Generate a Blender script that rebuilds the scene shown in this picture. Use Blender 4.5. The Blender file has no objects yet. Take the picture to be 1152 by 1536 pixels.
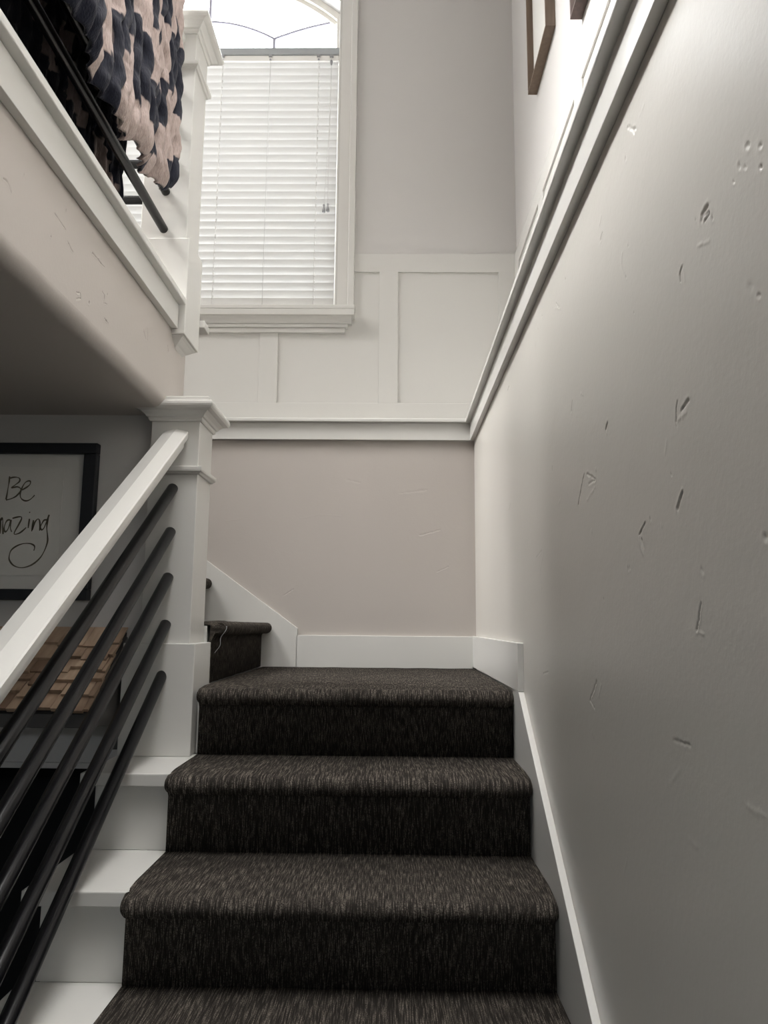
import bpy, bmesh, math, random
import numpy as np
from mathutils import Vector, Matrix, noise

random.seed(7)
S = bpy.context.scene
COL = S.collection
E = 1.709            # camera eye height above the entry floor; heights below are written relative to it

# ---------------------------------------------------------------- camera
def camera():
    p, yw, ro = 0.1504, -0.0137, 0.0086
    f = Vector((math.sin(yw)*math.cos(p), math.cos(yw)*math.cos(p), math.sin(p)))
    r = Vector((math.cos(yw), -math.sin(yw), 0.0))
    u = r.cross(f)
    r2 = math.cos(ro)*r + math.sin(ro)*u
    u2 = -math.sin(ro)*r + math.cos(ro)*u
    cd = bpy.data.cameras.new('camera')
    cd.sensor_fit = 'VERTICAL'; cd.sensor_height = 36.0
    cd.lens = 1106.96/1536*36.0
    cd.clip_start = 0.02
    c = bpy.data.objects.new('camera', cd); COL.objects.link(c)
    m = Matrix((r2, u2, -f)).transposed().to_4x4()
    m.translation = (0, 0, E)
    c.matrix_world = m
    S.camera = c
camera()

# ---------------------------------------------------------------- sky, lights, exposure
SKY = 9.0
w = bpy.data.worlds.new('sky'); S.world = w; w.use_nodes = True
bg = w.node_tree.nodes['Background']
bg.inputs['Color'].default_value = (0.93, 0.97, 1.0, 1); bg.inputs['Strength'].default_value = SKY

def area(name, loc, target, sx, sy, power, color=(1, 1, 1), portal=False):
    d = bpy.data.lights.new(name, 'AREA'); d.shape = 'RECTANGLE'; d.size = sx; d.size_y = sy
    d.energy = power; d.color = color
    o = bpy.data.objects.new(name, d); COL.objects.link(o)
    o.location = loc
    o.rotation_euler = (Vector(target)-Vector(loc)).to_track_quat('-Z', 'Y').to_euler()
    if portal: d.cycles.is_portal = True
    return o
area('window_portal', (-1.05, 3.80, E+2.63), (-1.05, 0, E+2.63), 1.6, 2.2, 1, portal=True)
cl = area('stair_overhead_fill', (-0.10, 0.75, E+3.90), (-0.10, 0.75, 0), 1.4, 1.6, 52, (1.0, 0.985, 0.96))  # invented overhead fill for the stairs, no known fixture
cl.data.spread = math.radians(88)
area('upstairs_wide_fill', (-3.2, 1.9, E+3.80), (-2.0, 2.4, 0), 1.0, 1.0, 62, (1.0, 0.985, 0.96))  # added wide fill that lifts the far upper wall
hl = area('right_wall_fill', (-2.2, 1.95, E+3.75), (0.36, 0.95, E+0.6), 1.2, 1.0, 146, (1.0, 0.985, 0.96))  # added narrow fill aimed at the right wall, stands for no real lamp
hl.data.spread = math.radians(80)
area('stairwell_side_fill', (-4.35, 2.85, E+2.35), (0.36, 2.2, E+0.4), 0.95, 1.7, 48, (1.0, 0.97, 0.94))  # added fill from the left, the wall there has no window
area('entry_overhead_fill', (-0.6, -1.9, E+0.60), (-0.6, -1.9, 0), 1.2, 0.7, 37, (0.88, 0.96, 1.0))  # invented fill behind the camera, brightens the hall wall and lower steps

S.view_settings.view_transform = 'Standard'; S.view_settings.look = 'None'
S.view_settings.gamma = 1.0; S.view_settings.use_curve_mapping = False
S.view_settings.exposure = 0.0
S.cycles.use_denoising = True
S.cycles.max_bounces = 10; S.cycles.diffuse_bounces = 7; S.cycles.transparent_max_bounces = 12
S.cycles.caustics_reflective = False; S.cycles.caustics_refractive = False

# ---------------------------------------------------------------- materials
def new_mat(name):
    m = bpy.data.materials.new(name); m.use_nodes = True
    nt = m.node_tree
    return m, nt, nt.nodes['Principled BSDF']
def N(nt, t, **kw):
    n = nt.nodes.new(t)
    for k, v in kw.items(): setattr(n, k, v)
    return n
def paint(name, col, rough, bump=0.0, scale=60.0, var=0.03, vscale=3.0, spec=0.5, rvar=0.0, metallic=0.0, wave=0.0):
    m, nt, b = new_mat(name)
    tc = N(nt, 'ShaderNodeTexCoord')
    n1 = N(nt, 'ShaderNodeTexNoise'); n1.inputs['Scale'].default_value = vscale; n1.inputs['Detail'].default_value = 4
    nt.links.new(tc.outputs['Object'], n1.inputs['Vector'])
    r = N(nt, 'ShaderNodeMapRange')
    r.inputs['To Min'].default_value = 1-var; r.inputs['To Max'].default_value = 1+var
    nt.links.new(n1.outputs['Fac'], r.inputs['Value'])
    v = N(nt, 'ShaderNodeVectorMath', operation='SCALE'); v.inputs[0].default_value = col
    nt.links.new(r.outputs['Result'], v.inputs['Scale'])
    nt.links.new(v.outputs['Vector'], b.inputs['Base Color'])
    b.inputs['Roughness'].default_value = rough; b.inputs['Specular IOR Level'].default_value = spec
    b.inputs['Metallic'].default_value = metallic
    if rvar:
        r2 = N(nt, 'ShaderNodeMapRange'); r2.inputs['To Min'].default_value = rough-rvar; r2.inputs['To Max'].default_value = rough+rvar
        nt.links.new(n1.outputs['Fac'], r2.inputs['Value']); nt.links.new(r2.outputs['Result'], b.inputs['Roughness'])
    last = None
    if bump:
        n2 = N(nt, 'ShaderNodeTexNoise'); n2.inputs['Scale'].default_value = scale; n2.inputs['Detail'].default_value = 5
        nt.links.new(tc.outputs['Object'], n2.inputs['Vector'])
        bp = N(nt, 'ShaderNodeBump'); bp.inputs['Strength'].default_value = bump; bp.inputs['Distance'].default_value = 0.002
        nt.links.new(n2.outputs['Fac'], bp.inputs['Height']); last = bp
    if wave:
        n3 = N(nt, 'ShaderNodeTexNoise'); n3.inputs['Scale'].default_value = 5; n3.inputs['Detail'].default_value = 3; n3.inputs['Distortion'].default_value = .6
        nt.links.new(tc.outputs['Object'], n3.inputs['Vector'])
        bp = N(nt, 'ShaderNodeBump'); bp.inputs['Strength'].default_value = wave; bp.inputs['Distance'].default_value = 0.01
        nt.links.new(n3.outputs['Fac'], bp.inputs['Height'])
        if last: nt.links.new(last.outputs['Normal'], bp.inputs['Normal'])
        last = bp
    if last: nt.links.new(last.outputs['Normal'], b.inputs['Normal'])
    return m
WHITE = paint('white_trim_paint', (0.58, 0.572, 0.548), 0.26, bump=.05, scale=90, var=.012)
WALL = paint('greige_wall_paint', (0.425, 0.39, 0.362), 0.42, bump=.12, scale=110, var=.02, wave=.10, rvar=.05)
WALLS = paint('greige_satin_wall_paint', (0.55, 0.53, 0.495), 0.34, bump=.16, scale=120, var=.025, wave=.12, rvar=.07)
WALLU = paint('upper_wall_paint', (0.525, 0.512, 0.498), 0.5, bump=.10, scale=140, var=.01)
CEIL = paint('white_ceiling_paint', (0.78, 0.77, 0.75), 0.8, bump=.2, scale=80, var=.01)
BLACK = paint('satin_black_metal', (0.006, 0.006, 0.007), 0.27, var=.05, spec=.25)
BFRAME = paint('black_picture_frame', (0.008, 0.009, 0.012), 0.5, bump=.05, scale=200)
PAPER = paint('white_art_paper', (0.62, 0.61, 0.58), 0.8, bump=.05, scale=300, var=.01)
MATB = paint('white_mat_board', (0.60, 0.59, 0.565), 0.8, var=.01)
INK = paint('olive_ink', (0.10, 0.088, 0.06), 0.6, var=.15, vscale=30)
BLINDW = paint('white_blind_plastic', (0.82, 0.81, 0.78), 0.4, var=.01)
CORD = paint('white_cord', (0.62, 0.61, 0.60), 0.7, var=.03)
CORDG = paint('grey_cord', (0.42, 0.41, 0.41), 0.7, var=.03)
CLIP = paint('grey_plastic', (0.30, 0.30, 0.31), 0.5)
LEAD = paint('window_grid_bar', (0.32, 0.31, 0.37), 0.5)
WINF = paint('vinyl_window_frame', (0.72, 0.70, 0.65), 0.45, var=.01)
MULL = paint('mullion_backlit_shade', (0.34, 0.36, 0.37), 0.45, var=.05)  # grey paints in the backlit shade on the bar's room side
CUBBY_SHADE = paint('cubby_shade_black', (0.008, 0.008, 0.009), 0.9)  # near-black colour stands in for the unlit cubby interior
DARKW = paint('grey_stained_wood', (0.055, 0.052, 0.050), 0.6, bump=.3, scale=60, var=.2, vscale=20)
FLOORM = paint('dark_entry_floor', (0.03, 0.028, 0.026), 0.7, bump=.3, scale=150, var=.2, vscale=30)
def wood(name, c1, c2, rough, stretch=(3, 60, 60), scale=1.0):
    m, nt, b = new_mat(name)
    tc = N(nt, 'ShaderNodeTexCoord'); mp = N(nt, 'ShaderNodeMapping'); mp.inputs['Scale'].default_value = stretch
    nt.links.new(tc.outputs['Object'], mp.inputs['Vector'])
    n1 = N(nt, 'ShaderNodeTexNoise'); n1.inputs['Scale'].default_value = scale; n1.inputs['Detail'].default_value = 6
    nt.links.new(mp.outputs['Vector'], n1.inputs['Vector'])
    at = N(nt, 'ShaderNodeAttribute', attribute_name='tone')
    mx = N(nt, 'ShaderNodeMix', data_type='RGBA'); mx.inputs[6].default_value = (*c1, 1); mx.inputs[7].default_value = (*c2, 1)
    ad = N(nt, 'ShaderNodeMath', operation='ADD')
    nt.links.new(n1.outputs['Fac'], ad.inputs[0]); nt.links.new(at.outputs['Fac'], ad.inputs[1])
    sb = N(nt, 'ShaderNodeMath', operation='SUBTRACT', use_clamp=True); sb.inputs[1].default_value = .25
    nt.links.new(ad.outputs[0], sb.inputs[0])
    nt.links.new(sb.outputs[0], mx.inputs[0]); nt.links.new(mx.outputs[2], b.inputs['Base Color'])
    bp = N(nt, 'ShaderNodeBump'); bp.inputs['Strength'].default_value = .3; bp.inputs['Distance'].default_value = .002
    nt.links.new(n1.outputs['Fac'], bp.inputs['Height']); nt.links.new(bp.outputs['Normal'], b.inputs['Normal'])
    b.inputs['Roughness'].default_value = rough
    return m
SHAKE = wood('cedar_shake', (0.20, 0.125, 0.08), (0.56, 0.42, 0.30), .75, (60, 10, 10))
OAK = wood('brown_frame_wood', (0.11, 0.075, 0.052), (0.24, 0.17, 0.12), .55, (60, 60, 6))
WALNUT = wood('dark_brown_frame_wood', (0.05, 0.03, 0.026), (0.13, 0.08, 0.07), .5, (60, 60, 6))
def carpet(name, axis):
    # looped pile: long fine ribs along the run of the stairs, broken up by a salt-and-pepper grain
    m, nt, b = new_mat(name)
    tc = N(nt, 'ShaderNodeTexCoord'); mp = N(nt, 'ShaderNodeMapping')
    mp.inputs['Scale'].default_value = (1.0, .045, .085) if axis == 'x' else (.045, 1.0, .085)
    nt.links.new(tc.outputs['Object'], mp.inputs['Vector'])
    def noi(vec, sc, det, rgh=.5):
        n = N(nt, 'ShaderNodeTexNoise'); n.inputs['Scale'].default_value = sc; n.inputs['Detail'].default_value = det
        n.inputs['Roughness'].default_value = rgh; nt.links.new(vec, n.inputs['Vector']); return n.outputs['Fac']
    def rng(src, a, b_, c=0.0, d=1.0):
        r = N(nt, 'ShaderNodeMapRange', interpolation_type='SMOOTHSTEP')
        for k, v in (('From Min', a), ('From Max', b_), ('To Min', c), ('To Max', d)): r.inputs[k].default_value = v
        nt.links.new(src, r.inputs['Value']); return r.outputs[0]
    def mul(a, b_):
        q = N(nt, 'ShaderNodeMath', operation='MULTIPLY'); nt.links.new(a, q.inputs[0]); nt.links.new(b_, q.inputs[1]); return q.outputs[0]
    rib = noi(mp.outputs['Vector'], 470, 2, .5)
    grain = noi(tc.outputs['Object'], 380, 3, .7)
    patch = noi(tc.outputs['Object'], 14, 3)
    fac = mul(mul(rng(rib, .42, .70), rng(grain, .34, .66)), rng(patch, .2, .7, .55, 1.0))
    mx = N(nt, 'ShaderNodeMix', data_type='RGBA'); mx.inputs[6].default_value = (0.028, 0.0245, 0.0215, 1); mx.inputs[7].default_value = (0.27, 0.235, 0.20, 1)
    nt.links.new(fac, mx.inputs[0]); nt.links.new(mx.outputs[2], b.inputs['Base Color'])
    b.inputs['Roughness'].default_value = 1.0; b.inputs['Specular IOR Level'].default_value = .04
    ad = N(nt, 'ShaderNodeMath', operation='ADD'); nt.links.new(rib, ad.inputs[0]); nt.links.new(grain, ad.inputs[1])
    bp = N(nt, 'ShaderNodeBump'); bp.inputs['Strength'].default_value = .8; bp.inputs['Distance'].default_value = .004
    nt.links.new(ad.outputs[0], bp.inputs['Height']); nt.links.new(bp.outputs['Normal'], b.inputs['Normal'])
    return m
CARPET_X = carpet('charcoal_ribbed_carpet', 'x'); CARPET_Y = carpet('charcoal_ribbed_carpet_turned', 'y')
def glass():
    m, nt, b = new_mat('window_glass'); nt.nodes.remove(b)
    t = N(nt, 'ShaderNodeBsdfTransparent'); g = N(nt, 'ShaderNodeBsdfGlossy'); g.inputs['Roughness'].default_value = .02
    mx = N(nt, 'ShaderNodeMixShader'); mx.inputs[0].default_value = .05
    nt.links.new(t.outputs[0], mx.inputs[1]); nt.links.new(g.outputs[0], mx.inputs[2])
    nt.links.new(mx.outputs[0], nt.nodes['Material Output'].inputs['Surface'])
    return m
GLASS = glass()
def slat_mat():
    m, nt, b = new_mat('white_blind_slat'); 
    b.inputs['Base Color'].default_value = (0.74, 0.74, 0.73, 1); b.inputs['Roughness'].default_value = .45
    t = N(nt, 'ShaderNodeBsdfTranslucent'); t.inputs['Color'].default_value = (0.80, 0.81, 0.80, 1)
    mx = N(nt, 'ShaderNodeMixShader'); mx.inputs[0].default_value = .032
    nt.links.new(b.outputs[0], mx.inputs[1]); nt.links.new(t.outputs[0], mx.inputs[2])
    nt.links.new(mx.outputs[0], nt.nodes['Material Output'].inputs['Surface'])
    return m
SLAT = slat_mat()
def fur():
    m, nt, b = new_mat('plush_patched_fur')
    at = N(nt, 'ShaderNodeAttribute', attribute_name='patch')
    tc = N(nt, 'ShaderNodeTexCoord'); mp = N(nt, 'ShaderNodeMapping'); mp.inputs['Scale'].default_value = (1, 1, .25)
    nt.links.new(tc.outputs['Object'], mp.inputs['Vector'])
    n = N(nt, 'ShaderNodeTexNoise'); n.inputs['Scale'].default_value = 260; n.inputs['Detail'].default_value = 4
    nt.links.new(mp.outputs['Vector'], n.inputs['Vector'])
    mx = N(nt, 'ShaderNodeMix', data_type='RGBA'); mx.inputs[6].default_value = (0.33, 0.265, 0.245, 1); mx.inputs[7].default_value = (0.014, 0.015, 0.024, 1)
    nt.links.new(at.outputs['Fac'], mx.inputs[0])
    r = N(nt, 'ShaderNodeMapRange'); r.inputs['To Min'].default_value = .6; r.inputs['To Max'].default_value = 1.3
    nt.links.new(n.outputs['Fac'], r.inputs['Value'])
    v = N(nt, 'ShaderNodeVectorMath', operation='SCALE'); nt.links.new(mx.outputs[2], v.inputs[0]); nt.links.new(r.outputs[0], v.inputs['Scale'])
    nt.links.new(v.outputs[0], b.inputs['Base Color'])
    b.inputs['Roughness'].default_value = .95; b.inputs['Specular IOR Level'].default_value = .1
    b.inputs['Sheen Weight'].default_value = .10; b.inputs['Sheen Roughness'].default_value = .5
    bp = N(nt, 'ShaderNodeBump'); bp.inputs['Strength'].default_value = .6; bp.inputs['Distance'].default_value = .004
    nt.links.new(n.outputs['Fac'], bp.inputs['Height']); nt.links.new(bp.outputs['Normal'], b.inputs['Normal'])
    return m
FUR = fur()

# ---------------------------------------------------------------- mesh helpers (z is given relative to eye height)
class MB:
    def __init__(s): s.v = []; s.f = []; s.smooth = []; s.tone = []
    def add(s, vs, fs, smooth=False, tone=0.0):
        k = len(s.v); s.v += [tuple(p) for p in vs]; s.tone += [tone]*len(vs)
        for f in fs: s.f.append([i+k for i in f]); s.smooth.append(smooth)
        return s
    def bm(s, bm, smooth=False, tone=0.0):
        bm.verts.index_update()
        s.add([v.co[:] for v in bm.verts], [[v.index for v in f.verts] for f in bm.faces], smooth, tone); bm.free(); return s
    def box(s, x0, x1, y0, y1, z0, z1, bev=0.0015, tone=0.0):
        x0, x1 = sorted((x0, x1)); y0, y1 = sorted((y0, y1)); z0, z1 = sorted((z0, z1))
        b = bmesh.new(); bmesh.ops.create_cube(b, size=1)
        for v in b.verts:
            v.co = Vector(((x0+x1)/2+v.co.x*(x1-x0), (y0+y1)/2+v.co.y*(y1-y0), (z0+z1)/2+v.co.z*(z1-z0)))
        if bev: bmesh.ops.bevel(b, geom=b.edges[:], offset=min(bev, .3*min(x1-x0, y1-y0, z1-z0)), segments=2, affect='EDGES', profile=.5)
        return s.bm(b, tone=tone)
    def prism(s, poly, axis, a, b, bev=0.0, smooth=False, tone=0.0):
        # poly: 2-D points in the two other axes, in x,y,z order
        m = bmesh.new()
        def P(q, t):
            return {'x': (t, q[0], q[1]), 'y': (q[0], t, q[1]), 'z': (q[0], q[1], t)}[axis]
        A = [m.verts.new(P(q, a)) for q in poly]; B = [m.verts.new(P(q, b)) for q in poly]; n = len(poly)
        m.faces.new(A); m.faces.new(B[::-1])
        sides = [m.faces.new((A[i], B[i], B[(i+1) % n], A[(i+1) % n])) for i in range(n)]
        bmesh.ops.recalc_face_normals(m, faces=m.faces[:])
        if bev: bmesh.ops.bevel(m, geom=m.edges[:], offset=bev, segments=2, affect='EDGES', profile=.5)
        return s.bm(m, smooth, tone)
    def tube(s, pts, r, seg=16, caps=True, smooth=True):
        pts = [Vector(p) for p in pts]; vs = []; fs = []
        t0 = (pts[1]-pts[0]).normalized(); ref = Vector((0, 0, 1)) if abs(t0.z) < .9 else Vector((1, 0, 0))
        a = t0.cross(ref).normalized()
        for i, p in enumerate(pts):
            t = (pts[min(i+1, len(pts)-1)]-pts[max(i-1, 0)]).normalized()
            a = (a-t*a.dot(t)).normalized(); c = t.cross(a)
            rr = r[i] if isinstance(r, (list, tuple)) else r
            vs += [p+rr*(math.cos(k*math.tau/seg)*a+math.sin(k*math.tau/seg)*c) for k in range(seg)]
        for i in range(len(pts)-1):
            for k in range(seg):
                k2 = (k+1) % seg; fs.append([i*seg+k, i*seg+k2, (i+1)*seg+k2, (i+1)*seg+k])
        s.add(vs, fs, smooth)
        if caps:
            n = len(s.v)-len(vs)
            s.f.append([n+k for k in range(seg)][::-1]); s.smooth.append(False)
            s.f.append([n+(len(pts)-1)*seg+k for k in range(seg)]); s.smooth.append(False)
        return s
    def square_rings(s, x0, x1, y0, y1, prof):
        # stacked mitred mouldings round a square post; prof = [(overhang, z), ...]
        vs = []; fs = []
        for o, z in prof: vs += [(x0-o, y0-o, z), (x1+o, y0-o, z), (x1+o, y1+o, z), (x0-o, y1+o, z)]
        for i in range(len(prof)-1):
            for k in range(4): fs.append([i*4+k, i*4+(k+1) % 4, i*4+4+(k+1) % 4, i*4+4+k])
        fs.append([3, 2, 1, 0]); n = (len(prof)-1)*4; fs.append([n, n+1, n+2, n+3])
        return s.add(vs, fs)
    def build(s, name, mat, parent=None, mods=None):
        vs = [Vector((p[0], p[1], p[2]+E)) for p in s.v]
        if parent is None:
            xs = [p.x for p in vs]; ys = [p.y for p in vs]; zs = [p.z for p in vs]
            org = Vector(((min(xs)+max(xs))/2, (min(ys)+max(ys))/2, min(zs)))
        else:
            org = world_origin(parent)
        me = bpy.data.meshes.new(name)
        me.from_pydata([p-org for p in vs], [], s.f)
        me.polygons.foreach_set('use_smooth', s.smooth)
        at = me.attributes.new('tone', 'FLOAT', 'POINT'); at.data.foreach_set('value', s.tone)
        me.materials.append(mat); me.update()
        o = bpy.data.objects.new(name, me); COL.objects.link(o)
        if parent is None: o.location = org
        else: o.parent = parent
        return o
def world_origin(o):
    v = Vector((0, 0, 0))
    while o is not None: v += o.location; o = o.parent
    return v
def tag(o, label, cat, group=None):
    o['label'] = label; o['category'] = cat
    if group: o['group'] = group
    return o
def thing(name, loc, label, cat, group=None):
    o = bpy.data.objects.new(name, None); COL.objects.link(o); o.empty_display_size = .1
    o.location = (loc[0], loc[1], loc[2]+E)
    return tag(o, label, cat, group)
def struct(name, mb, mat, parent=None):
    o = mb.build(name, mat, parent)
    if parent is None: o['kind'] = 'structure'
    return o
def arc(cx, cy, r, a0, a1, n):
    return [(cx+r*math.cos(math.radians(a0+(a1-a0)*i/n)), cy+r*math.sin(math.radians(a0+(a1-a0)*i/n))) for i in range(n+1)]

def plaster_face(mb, P, a0, a1, b0, b1, marks, cell=0.1, fine=0.0017, jitter=.5):
    """hand-trowelled plane: coarse cells, and fine cells with dents and ridges pressed into them.
    P(a,b,h) gives the point at plane coordinates a,b raised by h into the room; b (height) is absolute."""
    segs = []
    for pts, wd, dp in marks:
        rnd = random.Random(int(abs(pts[0][0]*1000)+pts[0][1]*977))
        if len(pts) == 1: pts = [pts[0], (pts[0][0]+.002, pts[0][1]+.003)]
        fine_pts = []
        for i in range(len(pts)-1):
            p, q = pts[i], pts[i+1]; L = math.hypot(q[0]-p[0], q[1]-p[1]); n = max(1, int(L/.006))
            for k in range(n):
                fine_pts.append((p[0]+(q[0]-p[0])*k/n+rnd.uniform(-1, 1)*.0012, p[1]+(q[1]-p[1])*k/n+rnd.uniform(-1, 1)*.0012))
        fine_pts.append(pts[-1])
        for i in range(len(fine_pts)-1):
            segs.append((fine_pts[i], fine_pts[i+1], wd*.00075*rnd.uniform(.6, 1.25), (dp*.0007 if dp > 0 else dp*.0004)*rnd.uniform(.5, 1.2)))
    na = max(1, round((a1-a0)/cell)); nb = max(1, round((b1-b0)/cell))
    da = (a1-a0)/na; db = (b1-b0)/nb
    for i in range(na):
        for j in range(nb):
            A0 = a0+i*da; B0 = b0+j*db
            near = [s for s in segs if min(s[0][0], s[1][0])-.016 < A0+da and max(s[0][0], s[1][0])+.016 > A0
                    and min(s[0][1], s[1][1])-.016 < B0+db and max(s[0][1], s[1][1])+.016 > B0]
            if not near:
                mb.add([P(A0, B0, 0), P(A0+da, B0, 0), P(A0+da, B0+db, 0), P(A0, B0+db, 0)], [[0, 1, 2, 3]], True); continue
            n = max(2, round(max(da, db)/fine))
            ga, gb = np.meshgrid(np.linspace(A0, A0+da, n+1), np.linspace(B0, B0+db, n+1), indexing='ij')
            h = np.zeros_like(ga)
            for p, q, wd, dp in near:
                ux, uy = q[0]-p[0], q[1]-p[1]; L2 = ux*ux+uy*uy+1e-12
                t = np.clip(((ga-p[0])*ux+(gb-p[1])*uy)/L2, 0, 1)
                d = np.hypot(ga-p[0]-t*ux, gb-p[1]-t*uy)
                c = -dp*np.exp(-(d/wd)**2)
                if dp > 0: c = c+.22*dp*np.exp(-((d-2.1*wd)/(1.0*wd))**2)*(((ga-p[0])*uy-(gb-p[1])*ux) > 0)
                h = np.where(np.abs(c) > np.abs(h), c, h)
            vs = [P(float(a), float(b), float(k)) for a, b, k in zip(ga.ravel(), gb.ravel(), h.ravel())]
            m = n+1
            mb.add(vs, [[r*m+c, (r+1)*m+c, (r+1)*m+c+1, r*m+c+1] for r in range(n) for c in range(n)], True)

MARKS_RIGHT = [([(0.823,2.188), (0.818,2.195), (0.804,2.195)],3,4), ([(0.812,2.182), (0.801,2.185)],3,3.5), ([(0.82,2.195), (0.803,2.184)],4,2.5), ([(0.836,2.196)],2.5,2), ([(0.792,2.172)],2.5,2), ([(0.836,2.163), (0.805,2.152)],3,-2), ([(0.892,2.146), (0.893,2.157), (0.885,2.161)],2,3), ([(0.88,2.155), (0.879,2.139)],4,-1.2), ([(0.93,1.965), (0.93,1.983), (0.923,1.995)],2,3), ([(0.911,1.982), (0.888,1.986)],3,3), ([(0.923,1.972), (0.897,1.973)],4,-1.5), ([(1.444,1.947), (1.417,1.975), (1.392,1.997)],2,2.5), ([(1.371,1.992), (1.317,1.971), (1.362,1.971)],3,2), ([(1.309,1.986)],4,-2), ([(1.378,1.943), (1.319,1.957)],3,-1.2), ([(0.941,1.859), (0.932,1.868), (0.922,1.877)],3,3.5), ([(1.092,1.843), (1.065,1.857)],2.2,3), ([(1.093,1.839), (1.088,1.826), (1.079,1.813)],4,-1.6), ([(1.082,1.835), (1.074,1.822)],2.5,2), ([(1.041,1.858)],3,2), ([(1.241,2.045), (1.229,2.053)],2.5,3), ([(1.235,2.033)],2.5,-1.5), ([(1.465,2.164), (1.476,2.146)],3,1.8), ([(1.442,2.129), (1.435,2.121)],2.5,-1.5), ([(1.395,2.158), (1.381,2.149)],3,-2), ([(1.219,2.428), (1.233,2.417)],3,-1.2), ([(1.215,2.394), (1.228,2.388)],3,2), ([(1.115,2.302), (1.122,2.283), (1.111,2.264)],3,-1.2), ([(1.084,2.296)],2,1.5), ([(1.101,2.253)],2,2), ([(1.586,2.43), (1.556,2.405)],3,2), ([(1.597,2.423), (1.547,2.399)],3,-1.5), ([(1.837,2.441), (1.833,2.399)],4,-1.2), ([(1.792,2.453)],2.5,2), ([(1.055,2.483), (1.035,2.456)],3,2), ([(1.063,2.485), (1.027,2.456)],3,2), ([(1.525,2.527), (1.507,2.54)],2.5,1.8), ([(1.816,1.89), (1.88,1.88)],3,1.5), ([(1.852,1.865), (1.827,1.799)],4,-1), ([(0.703,2.201)],3,2), ([(0.678,2.183)],3,2), ([(0.722,2.192)],2.5,2), ([(0.711,2.182)],2.5,2), ([(0.68,2.161)],2.5,2), ([(0.737,2.182)],2.5,2), ([(1.077,2.441)],3,2), ([(0.989,2.467), (1.011,2.465)],3,-1), ([(1.67,2.072), (1.668,2.06)],2,1.8), ([(2.306,2.456), (2.272,2.461)],2.5,2), ([(1.071,2.18)],2.5,2), ([(1.74,2.466)],2.5,2), ([(1.492,2.442)],2.5,1.8), ([(0.716,2.053)],5,1.5), ([(0.702,2.036)],3,1.5), ([(0.955,1.905)],2.5,1.8), ([(0.974,1.939), (0.966,1.955)],3,-1), ([(1.591,1.982), (1.618,1.976)],4,-1), ([(2.28,2.084), (2.314,2.069)],3,1.5), ([(1.148,1.796)],3,2), ([(0.999,1.843)],2.5,-1.5), ([(1.351,1.879)],3,-1.8), ([(0.875,1.773)],5,1.2), ([(0.722,1.794)],3,1.5), ([(0.883,1.736), (0.901,1.705)],2.5,3), ([(0.9,1.703), (0.881,1.7)],2.5,-1.5), ([(1.353,1.611), (1.403,1.573), (1.373,1.562)],3,1.8), ([(1.324,1.606), (1.344,1.585)],3,-1.5), ([(1.413,1.53), (1.388,1.51)],4,-1.2), ([(1.141,1.797)],3,2), ([(1.289,1.753)],2.5,1.8), ([(0.955,1.453), (0.936,1.449)],5,-1), ([(0.995,1.563), (0.94,1.565)],3,1), ([(0.977,1.529), (1.014,1.506)],4,-1), ([(0.799,1.527), (0.758,1.527)],4,-0.8), ([(1.795,1.882), (1.86,1.829)],4,-1.1), ([(1.339,1.395)],2.5,-1.4), ([(1.216,1.35), (1.233,1.326)],3,-0.9), ([(1.829,1.594), (1.766,1.601)],2.5,1.2)]
MARKS_PLASTER = [([(1.397,2.535), (1.449,2.529)],2,1.6), ([(1.458,2.51), (1.489,2.501)],2,1.6), ([(1.586,2.55), (1.621,2.55), (1.658,2.551)],2,2), ([(1.608,2.546), (1.627,2.56)],2,-1), ([(1.521,2.422), (1.539,2.429), (1.543,2.42), (1.524,2.408)],2,1.8), ([(1.654,2.487), (1.669,2.485), (1.666,2.462)],2,1.6), ([(1.683,2.493)],2.5,1.8), ([(1.673,2.465), (1.687,2.47)],2,1.6), ([(1.679,2.43), (1.702,2.428)],2,1.8), ([(1.944,2.513), (1.968,2.494), (1.98,2.497), (1.974,2.529)],2,1.6), ([(2.161,2.552), (2.169,2.535)],2,1.6), ([(1.204,2.488), (1.216,2.491), (1.23,2.481)],2.5,1.8), ([(1.267,2.538)],2.5,1.8), ([(1.387,2.479)],2.5,1.8), ([(1.586,2.428)],2.5,1.8), ([(1.442,2.57)],2.5,1.5)]
MARKS_FAR = [([(-0.424,2.175), (-0.334,2.194), (-0.243,2.188)],4,-1), ([(0.117,2.103), (0.207,2.128)],4,1), ([(0.192,1.939), (0.242,1.963)],3,1.2), ([(-0.489,1.83), (-0.445,1.857)],3,1.2), ([(-0.755,2.16), (-0.695,2.173)],4,-1), ([(-0.216,2.354), (-0.155,2.342)],5,0.8), ([(0.027,2.294), (0.147,2.31)],6,0.8), ([(0.178,2.449)],3,1)]
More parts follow.
